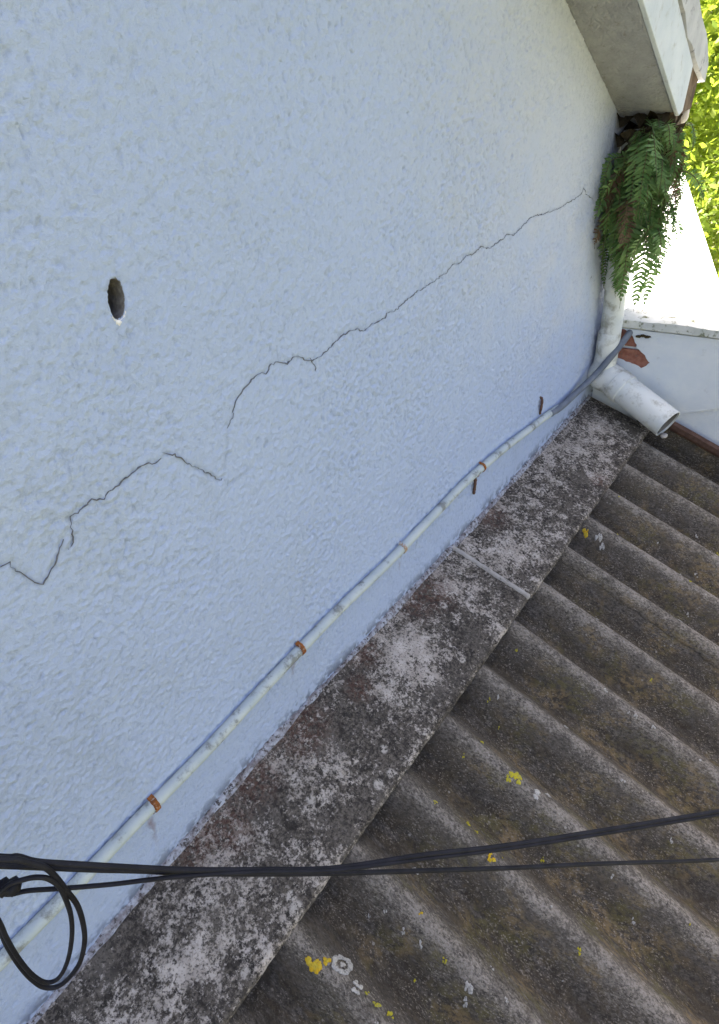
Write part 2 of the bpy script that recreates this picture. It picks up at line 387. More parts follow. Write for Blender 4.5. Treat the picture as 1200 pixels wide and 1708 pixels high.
# grime where water and dust lie: along the conduit, the mortar line, the inner corner
cond = [(-.2430,-.9659),(-.1949,-.9743),(-.0658,-.9727),(.0904,-.9707),(.2591,-.9653),(.4678,-.9526),(.6414,-.9519),(.8503,-.9566),(1.0438,-.9501),(1.2579,-.9530),(1.5122,-.9817),(1.8129,-1.0243)]
zc = np.interp(Yg, [p[0] for p in cond], [p[1] for p in cond])
nz = fbm(Yg*60, Zg*60, 51, 4, .6); nz2 = fbm(Yg*16, Zg*16, 57, 3)
inc = (Yg < 1.83)
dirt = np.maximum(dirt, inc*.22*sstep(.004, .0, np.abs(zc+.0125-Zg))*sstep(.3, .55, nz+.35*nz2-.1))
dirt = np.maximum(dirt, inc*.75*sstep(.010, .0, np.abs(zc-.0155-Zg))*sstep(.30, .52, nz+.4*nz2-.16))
zm = np.interp(Yg, [p[0] for p in FLASH_WAVE], [p[1] for p in FLASH_WAVE])
dirt = np.maximum(dirt, .75*sstep(.05, .004, Zg-zm)*sstep(.48, .66, nz+.25*nz2-.04))
dirt = np.maximum(dirt, .35*sstep(2.10, 2.2, Yg)*sstep(.35, .6, fbm(Yg*14, Zg*3, 61, 4)))
dirt = np.maximum(dirt, .8*sstep(.012, .003, poly_dist(Yg, Zg, [(2.19,-.86),(2.178,-.93),(2.182,-1.06)]))*sstep(.3, .5, nz))
rust = np.zeros_like(dirt)
def drip(y0, z0, z1, w, a, arr):
    wob = .004*(vnoise(Zg*60, Zg*0+y0*10, 71)-.5)*2
    yy = y0-(z0-Zg)*.25+wob
    tp = np.clip((Zg-z1)/(z0-z1), 0, 1)
    np.maximum(arr, a*sstep(w*(.35+.65*tp), 0, np.abs(Yg-yy))*tp*sstep(z0+.012, z0, Zg)*sstep(.32, .62, fbm(Yg*150, Zg*45, 73, 4, .6)), out=arr)
drip(.080, -.978, -1.10, .013, .85, rust); drip(.084, -.975, -1.01, .016, .9, rust); drip(.458, -.965, -1.04, .012, .8, rust); drip(1.25, -.962, -1.02, .012, .8, rust)
drip(.862, -.965, -1.05, .013, .85, rust); drip(.930, -1.0, -1.045, .007, .8, dirt)
drip(1.232, -.965, -1.05, .009, .95, dirt); drip(1.679, -.90, -.992, .010, .9, dirt); drip(1.679, -.93, -.992, .014, .5, rust)
drip(.448, -1.06, -1.10, .006, .5, dirt); drip(2.03, -.64, -.66, .006, .9, dirt); drip(2.14, -.72, -.75, .006, .8, dirt)
verge_lit = .75*sstep(.9, 0, (rake(Yg)-Zg)*.9+(.35-nz2)*.5)*sstep(.6, 1.6, Yg)  # pale tint towards the verge, reflected light put into the wall colour
# hole: snap the nearest vertices to the rim, drop what lies inside
hp = np.array(HOLE)
def inside(y, z):
    c = np.zeros(y.shape, bool); n = len(hp)
    for i in range(n):
        (a, b), (c2, d2) = hp[i], hp[(i+1) % n]
        hit = ((b > z) != (d2 > z)) & (y < (c2-a)*(z-b)/(d2-b+1e-15)+a); c ^= hit
    return c
ins = inside(Yg, Zg)
near = np.zeros_like(ins)
for dy in (-1, 0, 1):
    for dz in (-1, 0, 1): near |= np.roll(np.roll(~ins, dy, 0), dz, 1)
rim = ins & near
ii = np.argwhere(rim)
for i, j in ii:
    best = None
    for k in range(len(hp)):
        a, b = hp[k], hp[(k+1) % len(hp)]
        t = np.clip(np.dot(np.array([Yg[i, j], Zg[i, j]])-a, b-a)/np.dot(b-a, b-a), 0, 1); q = a+t*(b-a)
        d = np.hypot(q[0]-Yg[i, j], q[1]-Zg[i, j])
        if best is None or d < best[0]: best = (d, q)
    Yg[i, j], Zg[i, j] = best[1]; Hx[i, j] = -.001
core = ins & ~rim
cellbad = core[:-1, :-1] | core[1:, :-1] | core[:-1, 1:] | core[1:, 1:]
allr = ins[:-1, :-1] & ins[1:, :-1] & ins[:-1, 1:] & ins[1:, 1:]
yc_ = .5*(ys[1:]+ys[:-1])[:, None]; zc_ = .5*(zs[1:]+zs[:-1])[None, :]
topz = np.where(yc_ > RIDGE_Y, rake(yc_), rake(2*RIDGE_Y-yc_))+.06
ok = ~(cellbad | allr) & (zc_ < topz)
V = np.stack([Hx, Yg, Zg], -1).reshape(-1, 3)
me = npmesh(V, grid_quads(len(ys), len(zs), ok), True, {'dirt': dirt.ravel(), 'rust': rust.ravel(), 'verge_light': verge_lit.ravel(), 'hollow_shade': hollow_shade.ravel()}, 'wall')
obj('wall', me, MT['wall'], house)
# hole lining and the chipped plaster at its lower lip
n = len(HOLE); b = MB()
ring = [[(x, HC[0]+(p[0]-HC[0])*k, HC[1]+(p[1]-HC[1])*k) for p in HOLE] for x, k in ((.0004, 1.0), (-.006, .97), (-.06, .95), (-.125, .93))]
b.add(sum(ring, []), [(k*n+i, k*n+(i+1) % n, (k+1)*n+(i+1) % n, (k+1)*n+i) for k in range(3) for i in range(n)])
obj('drilled_hole', b.mesh(True), m_plain('raw_cut_render', (.25,.24,.225), (.16,.15,.14), 120, .95, .05, 200, .8, .002), house, 'small oval hole drilled through the render')
b = MB(); b.add([(-.118, p[1], p[2]) for p in ring[3]], [tuple(range(n))]); obj('hole_bottom', b.mesh(), m_plain('unlit_cavity', (.02, .018, .016), (.03, .028, .025), 50, 1, 0), house)  # near-black end plate, the hole's deep shade put into its colour
b = MB(); lip = []
for k in range(25):
    t = k/24; a = R(222)+t*R(95)
    for q, (rr, xx) in enumerate(((.99, -.004), (1.02, .0016), (1.06+.16*math.sin(t*math.pi)**2+.06*random.uniform(-1, 1), .0022), (1.10+.20*math.sin(t*math.pi)**2+.08*random.random(), -.001))):
        lip.append((xx, HC[0]+(.0126*math.cos(a)-.0108*math.sin(a)*-.55)*rr, HC[1]+.0238*math.sin(a)*rr))
b.add(lip, [(k*4+q, k*4+q+1, k*4+q+5, k*4+q+4) for k in range(24) for q in range(3)])
obj('chipped_plaster', b.mesh(True), MT['plaster'], house, 'white chipped plaster at the lower lip of the hole')
# cracks: dark ribbons in each groove, the gap's shade put into their colour
for pts, w in zip(CRACKS, CW):
    if w < .2: continue                       # closed hairline: only the shallow groove
    P = []
    for (a, c) in zip(pts[:-1], pts[1:]):
        L = math.hypot(c[0]-a[0], c[1]-a[1]); k = max(1, int(L/.0045))
        for q in range(k):
            t = q/k; j = .0011 if q else .0
            P.append((a[0]+(c[0]-a[0])*t+random.gauss(0, j), a[1]+(c[1]-a[1])*t+random.gauss(0, j)))
    P.append(pts[-1]); P = np.array(P)
    wd = w*.001*np.clip(2.6*vnoise(P[:, 0]*75, P[:, 1]*75, 91)-.35, .06, 2.2)*np.clip(np.minimum(np.arange(len(P)), np.arange(len(P))[::-1])/3, .15, 1)
    T = np.gradient(P, axis=0); T /= np.linalg.norm(T, axis=1)[:, None]+1e-9; Nn = np.stack([-T[:, 1], T[:, 0]], 1)
    xs = smooth_mid(P[:, 0], P[:, 1])+.004*(fbm(P[:, 0]*1.3, P[:, 1]*1.3, 31, 2)-.5)-.0004*w+.0008
    A = P+Nn*wd[:, None]*.5; B = P-Nn*wd[:, None]*.5
    V = np.concatenate([np.c_[xs, A], np.c_[xs, B], np.c_[xs-.006, P]])
    m_ = len(P)
    F = [(i, i+1, m_+i+1, m_+i) for i in range(m_-1)]+[(i, 2*m_+i, 2*m_+i+1, i+1) for i in range(m_-1)]+[(m_+i, m_+i+1, 2*m_+i+1, 2*m_+i) for i in range(m_-1)]
    obj('crack', pyd(V, F, True), MT['dark'], house)
# body of the house behind the wall
b = MB()
prof = [(-6, -4.2), (2.2, -4.2), (2.2, rake(2.2)+.05), (RIDGE_Y, rake(RIDGE_Y)+.05), (2*RIDGE_Y-2.2, rake(2.2)+.05), (2*RIDGE_Y-2.2, -4.2)]
prof = [(2*RIDGE_Y-2.2, -4.2)]+prof[1:5]
b.prism(prof, 'x', -6, -.13)
b.box(-.128, -.004, 2.12, 2.198, -4.2, rake(2.2)+.04)
obj('rear_wall', b.mesh(), m_plain('pale_blue_render', (.46, .56, .69), (.50, .59, .70), 4, .8, .2, 140, .6, .002), house)
b = MB(); b.box(-.10, .019, 2.199, 2.33, -.868, rake(2.33)+.06)
obj('corner_strip', b.mesh(), MT['soffit'], house)
# soffit with a ragged end
b = MB(); pts = []
ye = [2.132, 2.158, 2.186, 2.166, 2.149, 2.144, 2.158, 2.138, 2.130]; xe = np.linspace(0, .150, 9)
N_ = 60; yl = np.linspace(-1.6, 2.10, N_)
Vt = []; F = []
for k in range(9):
    for y in list(yl)+[ye[k]]:
        zb = rake(y)+.0016*random.uniform(-1, 1)+.002*math.sin(y*9+k); Vt.append((xe[k]+.001 if k < 8 else .1495, y, zb))
W_ = N_+1
for k in range(8):
    for i in range(W_-1): F.append((k*W_+i, k*W_+i+1, (k+1)*W_+i+1, (k+1)*W_+i))
b.add(Vt, F)
topv = [(p[0], p[1]-.004, p[2]+.028) for p in Vt]
b.add(topv, [f[::-1] for f in F])
n0 = len(Vt)
b.F += [(k*W_+W_-1, n0+k*W_+W_-1, n0+(k+1)*W_+W_-1, (k+1)*W_+W_-1) for k in range(8)]
autosmooth(obj('soffit', b.mesh(), MT['soffit'], house, 'bare grey rough underside of the verge'))
b = MB(); b.prism([(-1.6, rake(-1.6)-.004), (2.140, rake(2.140)-.004), (2.172, rake(2.140)+.004), (2.198, rake(2.19)+.138), (-1.6, rake(-1.6)+.138)], 'x', .150, .162)
bevel(obj('verge_board', b.mesh(), MT['fascia'], house, 'pale painted board along the verge'), .002)
# cement bedding above the board, with a ragged crack under it
b = MB(); yy = np.linspace(-1.6, 2.352, 130); lo = []; hi = []
for y in yy:
    r_ = rake(y)+.153+.017*(fbm(np.array([y*16.]), np.array([1.]), 5, 4)[0]-.5)*2
    if 1.98 < y < 2.11: r_ -= .006
    if y > 2.22: r_ += (y-2.22)*.12
    lo.append((y, r_)); hi.append((y, rake(y)+.243+.004*math.sin(y*31)-(max(0, y-2.28))*.25))
b.prism(lo+hi[::-1], 'x', .085, .166)
obj('cement_bedding', b.mesh(), MT['bed'], house, 'grey cracked cement strip on top of the verge')
b = MB()
b.prism([(RIDGE_Y, rake(RIDGE_Y)+.03), (2.20, rake(2.20)+.03), (2.30, rake(2.30)+.09), (2.34, rake(2.34)+.235), (RIDGE_Y, rake(RIDGE_Y)+.235), (2*RIDGE_Y-2.34, rake(2.34)+.235), (2*RIDGE_Y-2.34, rake(2.34)+.1)], 'x', -6.2, .152)
obj('roof', b.mesh(), MT['tile'], house)
b = MB(); s_ = []
for k in range(11):
    a = R(180)+R(180)*k/10; s_.append((2.285+.070*math.cos(a), -.206+.066*math.sin(a)))
s2 = [(2.292+(p[0]-2.292)*.92, -.208+(p[1]+.212)*.92) for p in s_][::-1]
b.prism(s_+s2, 'x', -3.0, .128)
b.prism(s_, 'x', .128, .134)
obj('gutter', b.mesh(), m_plain('brown_gutter', (.10, .075, .055), (.16, .13, .10), 20, .8, .2, 120, .4, .002, ((.5, .7), (.05, .045, .04))), house, 'short dark gutter end full of litter')
for (y, z, r_) in ((2.238, -.196, .021), (2.305, -.226, .024)):
    b = MB(); b.tube([(.10, y, z), (.137, y, z), (.145, y, z)], [r_, r_, r_*.7], 14)
    obj('mortar_plug', b.mesh(True), MT['cement'], house)
b = MB(); Vt = []; F = []
for i in range(15):
    for j in range(7):
        Vt.append((-.02+.16*i/14, 2.09+.18*j/6, -.232+.02*math.sin(i*1.3)*math.cos(j*1.7)-.026*(1-j/6)+random.uniform(-.012, .012)))
F = [(i*7+j, i*7+j+1, (i+1)*7+j+1, (i+1)*7+j) for i in range(14) for j in range(6)]
b.add(Vt, F); b.add([(v[0], v[1], v[2]+.05) for v in Vt], [f[::-1] for f in F])
obj('leaf_litter', b.mesh(True), MT['moss'], house)

# ------------------------------------------------------------------ corrugated lean-to roof
lean = thing('corrugated_roof', (.9, .9, -1.9), 'weathered dark grey corrugated sheet roof spotted with lichen', 'roof')
def surf(x, y): return -1.235-AMP-(x-.25)*SL+AMP*(np.cos(2*np.pi*(y-CREST0)/PITCH)+.05*np.cos(4*np.pi*(y-CREST0)/PITCH)-.05)
def sheet(y0, y1, lift0, seed):
    xs = np.concatenate([np.linspace(.175, .9, 110), np.linspace(.92, 1.72, 30)]); yy = np.arange(y0, y1+1e-6, .0055)
    X, Y = np.meshgrid(xs, yy, indexing='ij')
    rag = .0022*(vnoise(X*45, X*0+seed, seed)-.5)*2*sstep(.04, .0, Y-y0)
    Yj = Y+rag
    Z = surf(X, Yj)+.0022*(fbm(X*14, Y*14, seed, 4)-.5)+.006*(fbm(X*2.2, Y*2.2, seed+3, 2)-.5)
    Z = Z+lift0*sstep(.12, .0, Y-y0)
    n, m_ = X.shape
    V1 = np.stack([X, Yj, Z], -1).reshape(-1, 3); V2 = V1.copy(); V2[:, 2] -= .0068
    Q = grid_quads(n, m_); k = n*m_
    a = np.arange(m_-1); e1 = np.stack([a, a+1, k+a+1, k+a], -1)
    a2 = a+(n-1)*m_; e2 = np.stack([a2+1, a2, k+a2, k+a2+1], -1)
    c = np.arange(n-1)*m_; e3 = np.stack([c+m_, c, k+c, k+c+m_], -1)
    c2 = c+m_-1; e4 = np.stack([c2, c2+m_, k+c2+m_, k+c2], -1)
    me = npmesh(np.concatenate([V1, V2]), np.concatenate([Q, Q[:, ::-1]+k, e1, e2, e3, e4]), True)
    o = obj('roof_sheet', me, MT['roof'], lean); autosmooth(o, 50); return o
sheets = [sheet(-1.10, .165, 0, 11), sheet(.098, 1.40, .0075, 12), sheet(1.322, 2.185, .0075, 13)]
def which(y): return sheets[0] if y < .098 else sheets[1] if y < 1.322 else sheets[2]
def lift(y): return .0075*max(0, 1-(y-.098)/.12) if .098 <= y < .218 else .0075*max(0, 1-(y-1.322)/.12) if 1.322 <= y < 1.44 else 0
def lichen(x, y, r, mat, hole=0.0):
    b = MB(); n = 14
    def disc(cx, cy, rr, k0):
        ph = random.uniform(0, 9); Vt = []
        rs = [1+.16*math.sin(2*math.pi*3*k/n+ph)+.16*random.uniform(-1, 1) for k in range(n)]
        for f, h in ((0.02, k0), (.5, k0*.95), (.85, k0*.7), (1.0, -.002)):
            for k in range(n):
                a = 2*math.pi*k/n; q = rr*f*rs[k]; px = cx+q*math.cos(a); py = cy+q*math.sin(a)
                Vt.append((px, py, float(surf(px, np.array(py)))+lift(py)+.0012+h+random.uniform(-.0004, .0004)))
        b.add(Vt, [(q*n+k, q*n+(k+1) % n, (q+1)*n+(k+1) % n, (q+1)*n+k) for q in range(3) for k in range(n)])
    if hole:
        for k in range(22):
            a = 2*math.pi*k/22; disc(x+r*math.cos(a)*random.uniform(.72, .9), y+r*math.sin(a)*random.uniform(.72, .9), r*random.uniform(.2, .3), .0016)
        disc(x, y, r*.28, .001)
    else:
        m_ = max(4, int(r*900)); e = random.uniform(0, 3.14); el = random.uniform(.5, .9)
        for k in range(m_):
            a = random.uniform(0, 6.28); d = r*math.sqrt(random.random())*.85
            u, v = d*math.cos(a), d*math.sin(a)*el
            disc(x+u*math.cos(e)-v*math.sin(e), y+u*math.sin(e)+v*math.cos(e), r*random.uniform(.18, .42), random.uniform(.0012, .0026))
    obj('lichen_patch', b.mesh(True), mat, which(y))
YE = [(.3058,.1139,.0155),(.322,.128,.009),(.4335,.6544,.0165),(.423,.640,.0085),(.4658,.4751,.0105),(.4057,.2992,.0055),(.2578,1.4968,.011),(.4175,.1403,.0075),(.4433,.1443,.0075),(.3960,.1432,.005),(.3246,.4838,.0065),(.3360,.6744,.0065),(.2911,.7871,.005),(.3341,.7597,.004),(.3914,.5071,.007),(.4147,.5044,.005)]
for k, (x, y, r_) in enumerate(YE): lichen(x, y, r_, MT['orange'] if k in (0, 1, 4, 5, 6) else MT['yellow'])
WH = [(.3801,.1359,.011),(.4826,.6531,.011),(.5013,.6773,.009),(.3477,.2614,.005),(.3890,.2609,.006),(.4274,.2638,.006),(.5931,1.3906,.016),(.3011,1.5030,.012),(.318,1.492,.009),(.4682,.8547,.007),(.3430,.3691,.010),(.5487,.3200,.005),(.5270,.2689,.010),(.5925,.2946,.005),(.5966,.4801,.004),(.6236,.8187,.005),(.3090,.8000,.005),(.5313,.2501,.007),(.5108,1.0001,.006),(.6364,.9979,.006)]
for (x, y, r_) in WH: lichen(x, y, r_, MT['grey_l'])
lichen(.339, .1455, .0165, MT['grey_l'], .45)
rl = random.Random(11)
for k in range(46):
    x = rl.uniform(.27, .95); kk = rl.randint(0, 10); y = CREST0+PITCH*kk+rl.uniform(-.075, .02)
    lichen(x, y, rl.uniform(.0022, .006), MT['yellow'] if k % 3 == 0 else MT['grey_l'])
b = MB(); b.box(1.52, 1.64, -1.1, 2.19, -4.2, -1.86)
obj('outer_wall', b.mesh(), MT['cement'], lean)

# rusty angle where the roof meets the far wall
b = MB(); n = 40
Vt = []
for k in range(n):
    x = .315+1.3*k/(n-1); z = -1.198-(x-.32)*.40+.0015*random.uniform(-1, 1)
    Vt += [(x, 2.168, z), (x, 2.186, z+.006), (x, 2.186, z-.012), (x, 2.170, z-.020), (x, 2.178, z-.034), (x, 2.186, z-.034)]
F = []
for k in range(n-1):
    for (p, q) in ((0, 1), (3, 0), (4, 3)): F.append((k*6+p, k*6+q, (k+1)*6+q, (k+1)*6+p))
F.append((1, 0, 3, 4, 5))
b.add(Vt, F)
tag(obj('metal_angle', b.mesh(), MT['rustd']), 'rusty brown metal strip sloping along the foot of the low wall', 'metal strip')

b = MB(); Vt = []
for k in range(30):
    x = .19+1.42*k/29; z = -1.198-(x-.32)*.40; Vt += [(x, 2.183, z-.02), (x, 2.176, z-.22)]
b.add(Vt, [(2*k, 2*k+1, 2*k+3, 2*k+2) for k in range(29)])
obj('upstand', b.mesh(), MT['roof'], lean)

# ------------------------------------------------------------------ apron flashing in two lengths
fl = thing('apron_flashing', (.12, .9, -1.25), 'flat lichen-blotched fibre cement flashing in two lengths along the wall foot', 'flashing')
FS = .077/.25
def fz(x, y):
    return np.interp(y, [p[0] for p in FLASH_WAVE], [p[1] for p in FLASH_WAVE])*(1-sstep(0, .25, x))+(-1.217)*sstep(0, .25, x)
def fz2(x, y):
    z0 = np.interp(y, [p[0] for p in FLASH_WAVE], [p[1] for p in FLASH_WAVE])
    return z0+(-1.217-z0)*np.clip(x/.25, 0, 1.2)
def panel(y0, y1, dz, seed, skew=0.0):
    xs = np.linspace(0, 1, 64); ysn = np.linspace(y0, y1, int((y1-y0)/.006))
    Xn, Y = np.meshgrid(xs, ysn, indexing='ij')
    edge = .25+.0016*(fbm(Y*30, Y*0+seed, seed, 4)-.5)*2+.003*(vnoise(Y*4, Y*0+3, seed)-.5)
    X = .006+(edge-.006)*Xn
    Y = Y+skew*Xn*sstep(y1-.2, y1, Y)
    Z = fz2(X, Y)+dz+.0022*(fbm(X*60, Y*60, seed, 4, .6)-.5)+.003*(fbm(X*7, Y*7, seed+4, 2)-.5)-.004*sstep(.975, 1.0, Xn)
    n, m_ = X.shape; k = n*m_
    V1 = np.stack([X, Y, Z], -1).reshape(-1, 3); V2 = V1.copy(); V2[:, 2] -= .0085
    Q = grid_quads(n, m_)
    a = np.arange(m_-1); a2 = a+(n-1)*m_; e2 = np.stack([a2+1, a2, k+a2, k+a2+1], -1); e1 = np.stack([a, a+1, k+a+1, k+a], -1)
    c = np.arange(n-1)*m_; e3 = np.stack([c+m_, c, k+c, k+c+m_], -1); c2 = c+m_-1; e4 = np.stack([c2, c2+m_, k+c2+m_, k+c2], -1)
    me = npmesh(np.concatenate([V1, V2]), np.concatenate([Q, Q[:, ::-1]+k, e1, e2, e3, e4]), True)
    return autosmooth(obj('flashing_panel', me, MT['flash'], fl), 50)
panel(-.9, 1.098, .0015, 21); panel(1.108, 2.165, -.003, 22, -.02)
b = MB(); Vt = []; n = 40
for k in range(n):
    x = .004+.247*k/(n-1); y = 1.0995-.004*x/.25+.0008*random.uniform(-1, 1); z = float(fz2(np.array(x), np.array(y)))
    for (dy, dz) in ((-.0075, -.003), (-.0058, .0068), (0, .009), (.0048, .0075), (.0064, -.004)):
        Vt.append((x, y+dy, z+dz+.0006*random.uniform(-1, 1)))
b.add(Vt, [(k*5+q, k*5+q+1, (k+1)*5+q+1, (k+1)*5+q) for k in range(n-1) for q in range(4)]+[tuple(range((n-1)*5, n*5)), (0, 1, 2, 3, 4)])
obj('joint_bead', b.mesh(True), m_plain('dirty_bead', (.34, .315, .28), (.44, .41, .365), 40, .95, .1, 160, .7, .002, ((.54, .68), (.16, .14, .115))), fl, 'pale raised bead across the joint of the two lengths')
# mortar fillet between the wall and the flashing
b = MB(); Vt = []; yy = np.arange(-.9, 2.16, .008); n = len(yy)
nn = fbm(yy*25, yy*0, 77, 4)-.5; n3 = fbm(yy*5, yy*0+9, 78, 3)-.5
for k, y in enumerate(yy):
    z = float(fz2(np.array(0.), np.array(y))); h = .010+.012*nn[k]+.012*n3[k]; w = .013+.008*nn[k]+.010*n3[k]
    w = max(.006, w); h = max(.003, h)
    Vt += [(-.002, y, z+h), (.0035, y, z+h*.9), (w*.6, y, z+.004), (w, y, z-.004-w*FS)]
b.add(Vt, [(k*4+q, k*4+q+1, (k+1)*4+q+1, (k+1)*4+q) for k in range(n-1) for q in range(3)])
obj('mortar_fillet', b.mesh(True), m_plain('flaking_mortar', (.40, .42, .46), (.16, .14, .14), 60, .95, .1, 160, .8, .003, ((.5, .62), (.06, .052, .048))), fl)

# ------------------------------------------------------------------ conduit with rusty clips
cd = thing('conduit', (.016, .8, -.96), 'pale painted conduit running along the wall above the flashing', 'conduit')
cp = spline([(.0100, y, z) for y, z in [(-.75, -.955), (-.45, -.962)]+cond], 6)
b = MB(); b.tube([(p[0], p[1], p[2]+.0012*math.sin(p[1]*23)) for p in cp], .0118, 20)
obj('tube', b.mesh(True), MT['conduit'], cd)
def cz(y): return float(np.interp(y, [p[0] for p in cond], [p[1] for p in cond]))
for k, (y, tilt, c) in enumerate(((.088, .2, 1), (.475, .15, 1), (.855, 0, 0), (1.262, .1, 1))):
    b = MB(); Vt = []; n = 17; z0 = cz(y); r_ = .0130
    prof_ = [(-.0, z0-.030+.0), (.0015, z0-.0165)]
    ring_ = [(.0008, -.033), (.0016, -.0165)]+[(.0100+r_*math.cos(a), r_*math.sin(a)) for a in np.linspace(R(-100), R(100), n)]+[(.0016, .0150)]
    for (x, dz) in ring_:
        for w, e in ((-.0055, 0), (-.0042, .0012), (.0042, .0012), (.0055, 0)):
            d = Vector((x-.016, dz)); d = d.normalized()*e if d.length else d
            Vt.append((x+abs(d[0]), y+w+tilt*dz*.6+random.uniform(-.0006, .0006), z0+dz+d[1]))
    m_ = len(ring_)
    b.add(Vt, [(i*4+q, i*4+q+1, (i+1)*4+q+1, (i+1)*4+q) for i in range(m_-1) for q in range(3)])
    obj('clip', b.mesh(True), MT['rust'] if c else MT['rustp'], cd, 'rusty saddle clip' if c else 'paint-covered saddle clip with rust showing')
# old rusty fixings left in the wall
def hook(y, z0, z1, label):
    b = MB(); pts_ = spline([(-.004, y, z0), (.005, y+.001, z0-.004), (.006, y-.001, z0-(z0-z1)*.4), (.004, y-.003, z0-(z0-z1)*.8), (.002, y-.002, z1)], 5)
    b.tube(pts_, [.0035+.0022*random.random() for _ in pts_], 8)
    tag(obj('rusty_hook', b.mesh(True), MT['rustd']), label, 'hook')
hook(1.679, -.925, -.985, 'dark rusty hook in the wall just above the far end of the conduit')
hook(1.232, -.972, -1.03, 'dark rusty hook hanging below the conduit beside its far clip')
# grey tube pushed into the end of the conduit
b = MB(); fp = spline([(.016, 1.74, -1.012), (.017, 1.83, -1.026), (.022, 1.95, -1.027), (.045, 2.07, -1.002), (.083, 2.125, -.935), (.104, 2.178, -.890), (.106, 2.24, -.872)], 8)
b.tube(fp, [.0105]*4+[.0118]*(len(fp)-4), 18)
tag(obj('grey_tube', b.mesh(True), MT['flex']), 'dark grey plastic tube bending from the conduit into the low wall', 'tube')

# ------------------------------------------------------------------ downpipe and outlet
dp = thing('downpipe', (.05, 2.145, -1.2), 'white plastic downpipe in the corner with a short outlet over the roof', 'downpipe')
PX, PY, PR = .050, 2.148, .0365
b = MB(); b.tube([(PX+.004*math.sin(z*5), PY, z) for z in np.linspace(-.24, -.97, 20)], PR, 28)
obj('pipe', b.mesh(True), MT['pvc'], dp)
for z in (-.66, -.915):
    b = MB(); b.tube([(PX, PY, z+.05), (PX, PY, z+.046), (PX, PY, z-.046), (PX, PY, z-.05)], [PR+.0006, PR+.0035, PR+.0035, PR+.0006], 28)
    autosmooth(obj('collar', b.mesh(), MT['pvc'], dp))
ax = Vector((.885, -.27, -.36)).normalized()
base = Vector((.052, 2.150, -1.034)); tip = base+ax*.305; RO = .0545
b = MB(); el = spline([(PX, PY, -.955), (PX-.004, PY, -1.0), (PX-.010, PY-.006, -1.035), tuple(base+ax*.03), tuple(base+ax*.065)], 6)
rr = [PR+.004+(RO+.002-PR-.004)*float(sstep(.15, .75, k/(len(el)-1))) for k in range(len(el))]
b.tube(el, rr, 28); autosmooth(obj('elbow', b.mesh(), MT['pvc'], dp), 50)
b = MB(); b.tube([base+ax*.055, base+ax*.058, base+ax*.10, base+ax*.104], [RO+.001, RO+.0045, RO+.0045, RO+.001], 32)
autosmooth(obj('collar', b.mesh(), MT['pvc'], dp))
def pipe_open(b, p, q, ro, ri, seg=36, cut=.0):
    P = Vector(p); Q = Vector(q); t = (Q-P).normalized(); u = t.orthogonal().normalized(); w = t.cross(u)
    Vt = []
    for (c, r_) in ((P, ro), (Q, ro), (Q, ri), (P, ri)):
        for k in range(seg):
            a = 2*math.pi*k/seg; Vt.append(c+(u*math.cos(a)+w*math.sin(a))*r_)
    b.add(Vt, [(s*seg+k, s*seg+(k+1) % seg, (s+1)*seg+(k+1) % seg, (s+1)*seg+k) for s in range(3) for k in range(seg)])
b = MB(); pipe_open(b, base+ax*.06, tip, RO, RO-.0035); autosmooth(obj('outlet_pipe', b.mesh(), MT['pvc'], dp))
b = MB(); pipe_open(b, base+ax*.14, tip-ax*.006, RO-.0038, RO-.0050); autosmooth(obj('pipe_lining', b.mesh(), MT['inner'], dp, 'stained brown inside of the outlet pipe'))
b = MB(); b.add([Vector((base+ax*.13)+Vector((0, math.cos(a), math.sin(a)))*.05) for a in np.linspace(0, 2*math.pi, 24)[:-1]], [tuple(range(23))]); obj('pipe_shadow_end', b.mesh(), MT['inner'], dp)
# lump of debris lying in the mouth
b = MB(); Vt = []; F = []
for i in range(6):
    for j in range(8):
        a = 2*math.pi*j/8; p = math.pi*i/5
        Vt.append(tip+Vector((-.004, -.010, -.044))+Vector((math.sin(p)*math.cos(a)*.014, math.sin(p)*math.sin(a)*.016, math.cos(p)*.008))*random.uniform(.7, 1.2))
b.add(Vt, [(i*8+j, i*8+(j+1) % 8, (i+1)*8+(j+1) % 8, (i+1)*8+j) for i in range(5) for j in range(8)])
obj('debris', b.mesh(True), MT['cement'], dp)

# ------------------------------------------------------------------ low wall at the far end of the roof
pw = thing('low_wall', (.6, 2.28, -4.2), 'low dirty pale rendered wall with brick showing beside the downpipe', 'wall')
b = MB(); b.box(-.05, 1.5, 2.213, 2.36, -4.2, -.868)
obj('core', b.mesh(), MT['render'], pw)
from mathutils.geometry import delaunay_2d_cdt
outer = [(0.0, -.868), (1.5, -.868), (1.5, -1.02), (.46, -1.112), (.40, -1.138), (.345, -1.160), (.32, -1.185), (.30, -1.21), (.0, -1.21)]
brk = [(.086,-.869),(.1184,-.8925),(.1300,-.915),(.1400,-.9355),(.160,-.950),(.1798,-.9715),(.195,-.985),(.1828,-1.00),(.1663,-1.012),(.14,-1.0),(.1217,-.9955),(.0988,-.9895),(.06,-.985),(.055,-.90)]
br2 = []
for i in range(len(brk)):
    a, c = brk[i], brk[(i+1) % len(brk)]
    br2.append(a); br2.append(((a[0]+c[0])/2+random.uniform(-.003, .003), (a[1]+c[1])/2+random.uniform(-.003, .003)))
br2[-1] = (.066, -.8705)
br2[0] = (.086, -.8705)
pts2 = [Vector(p) for p in outer+br2]; no = len(outer); nb = len(br2)
edges = [(i, (i+1) % no) for i in range(no)]+[(no+i, no+(i+1) % nb) for i in range(nb)]
vo, eo, fo, *_ = delaunay_2d_cdt(pts2, edges, [], 1, 1e-6)
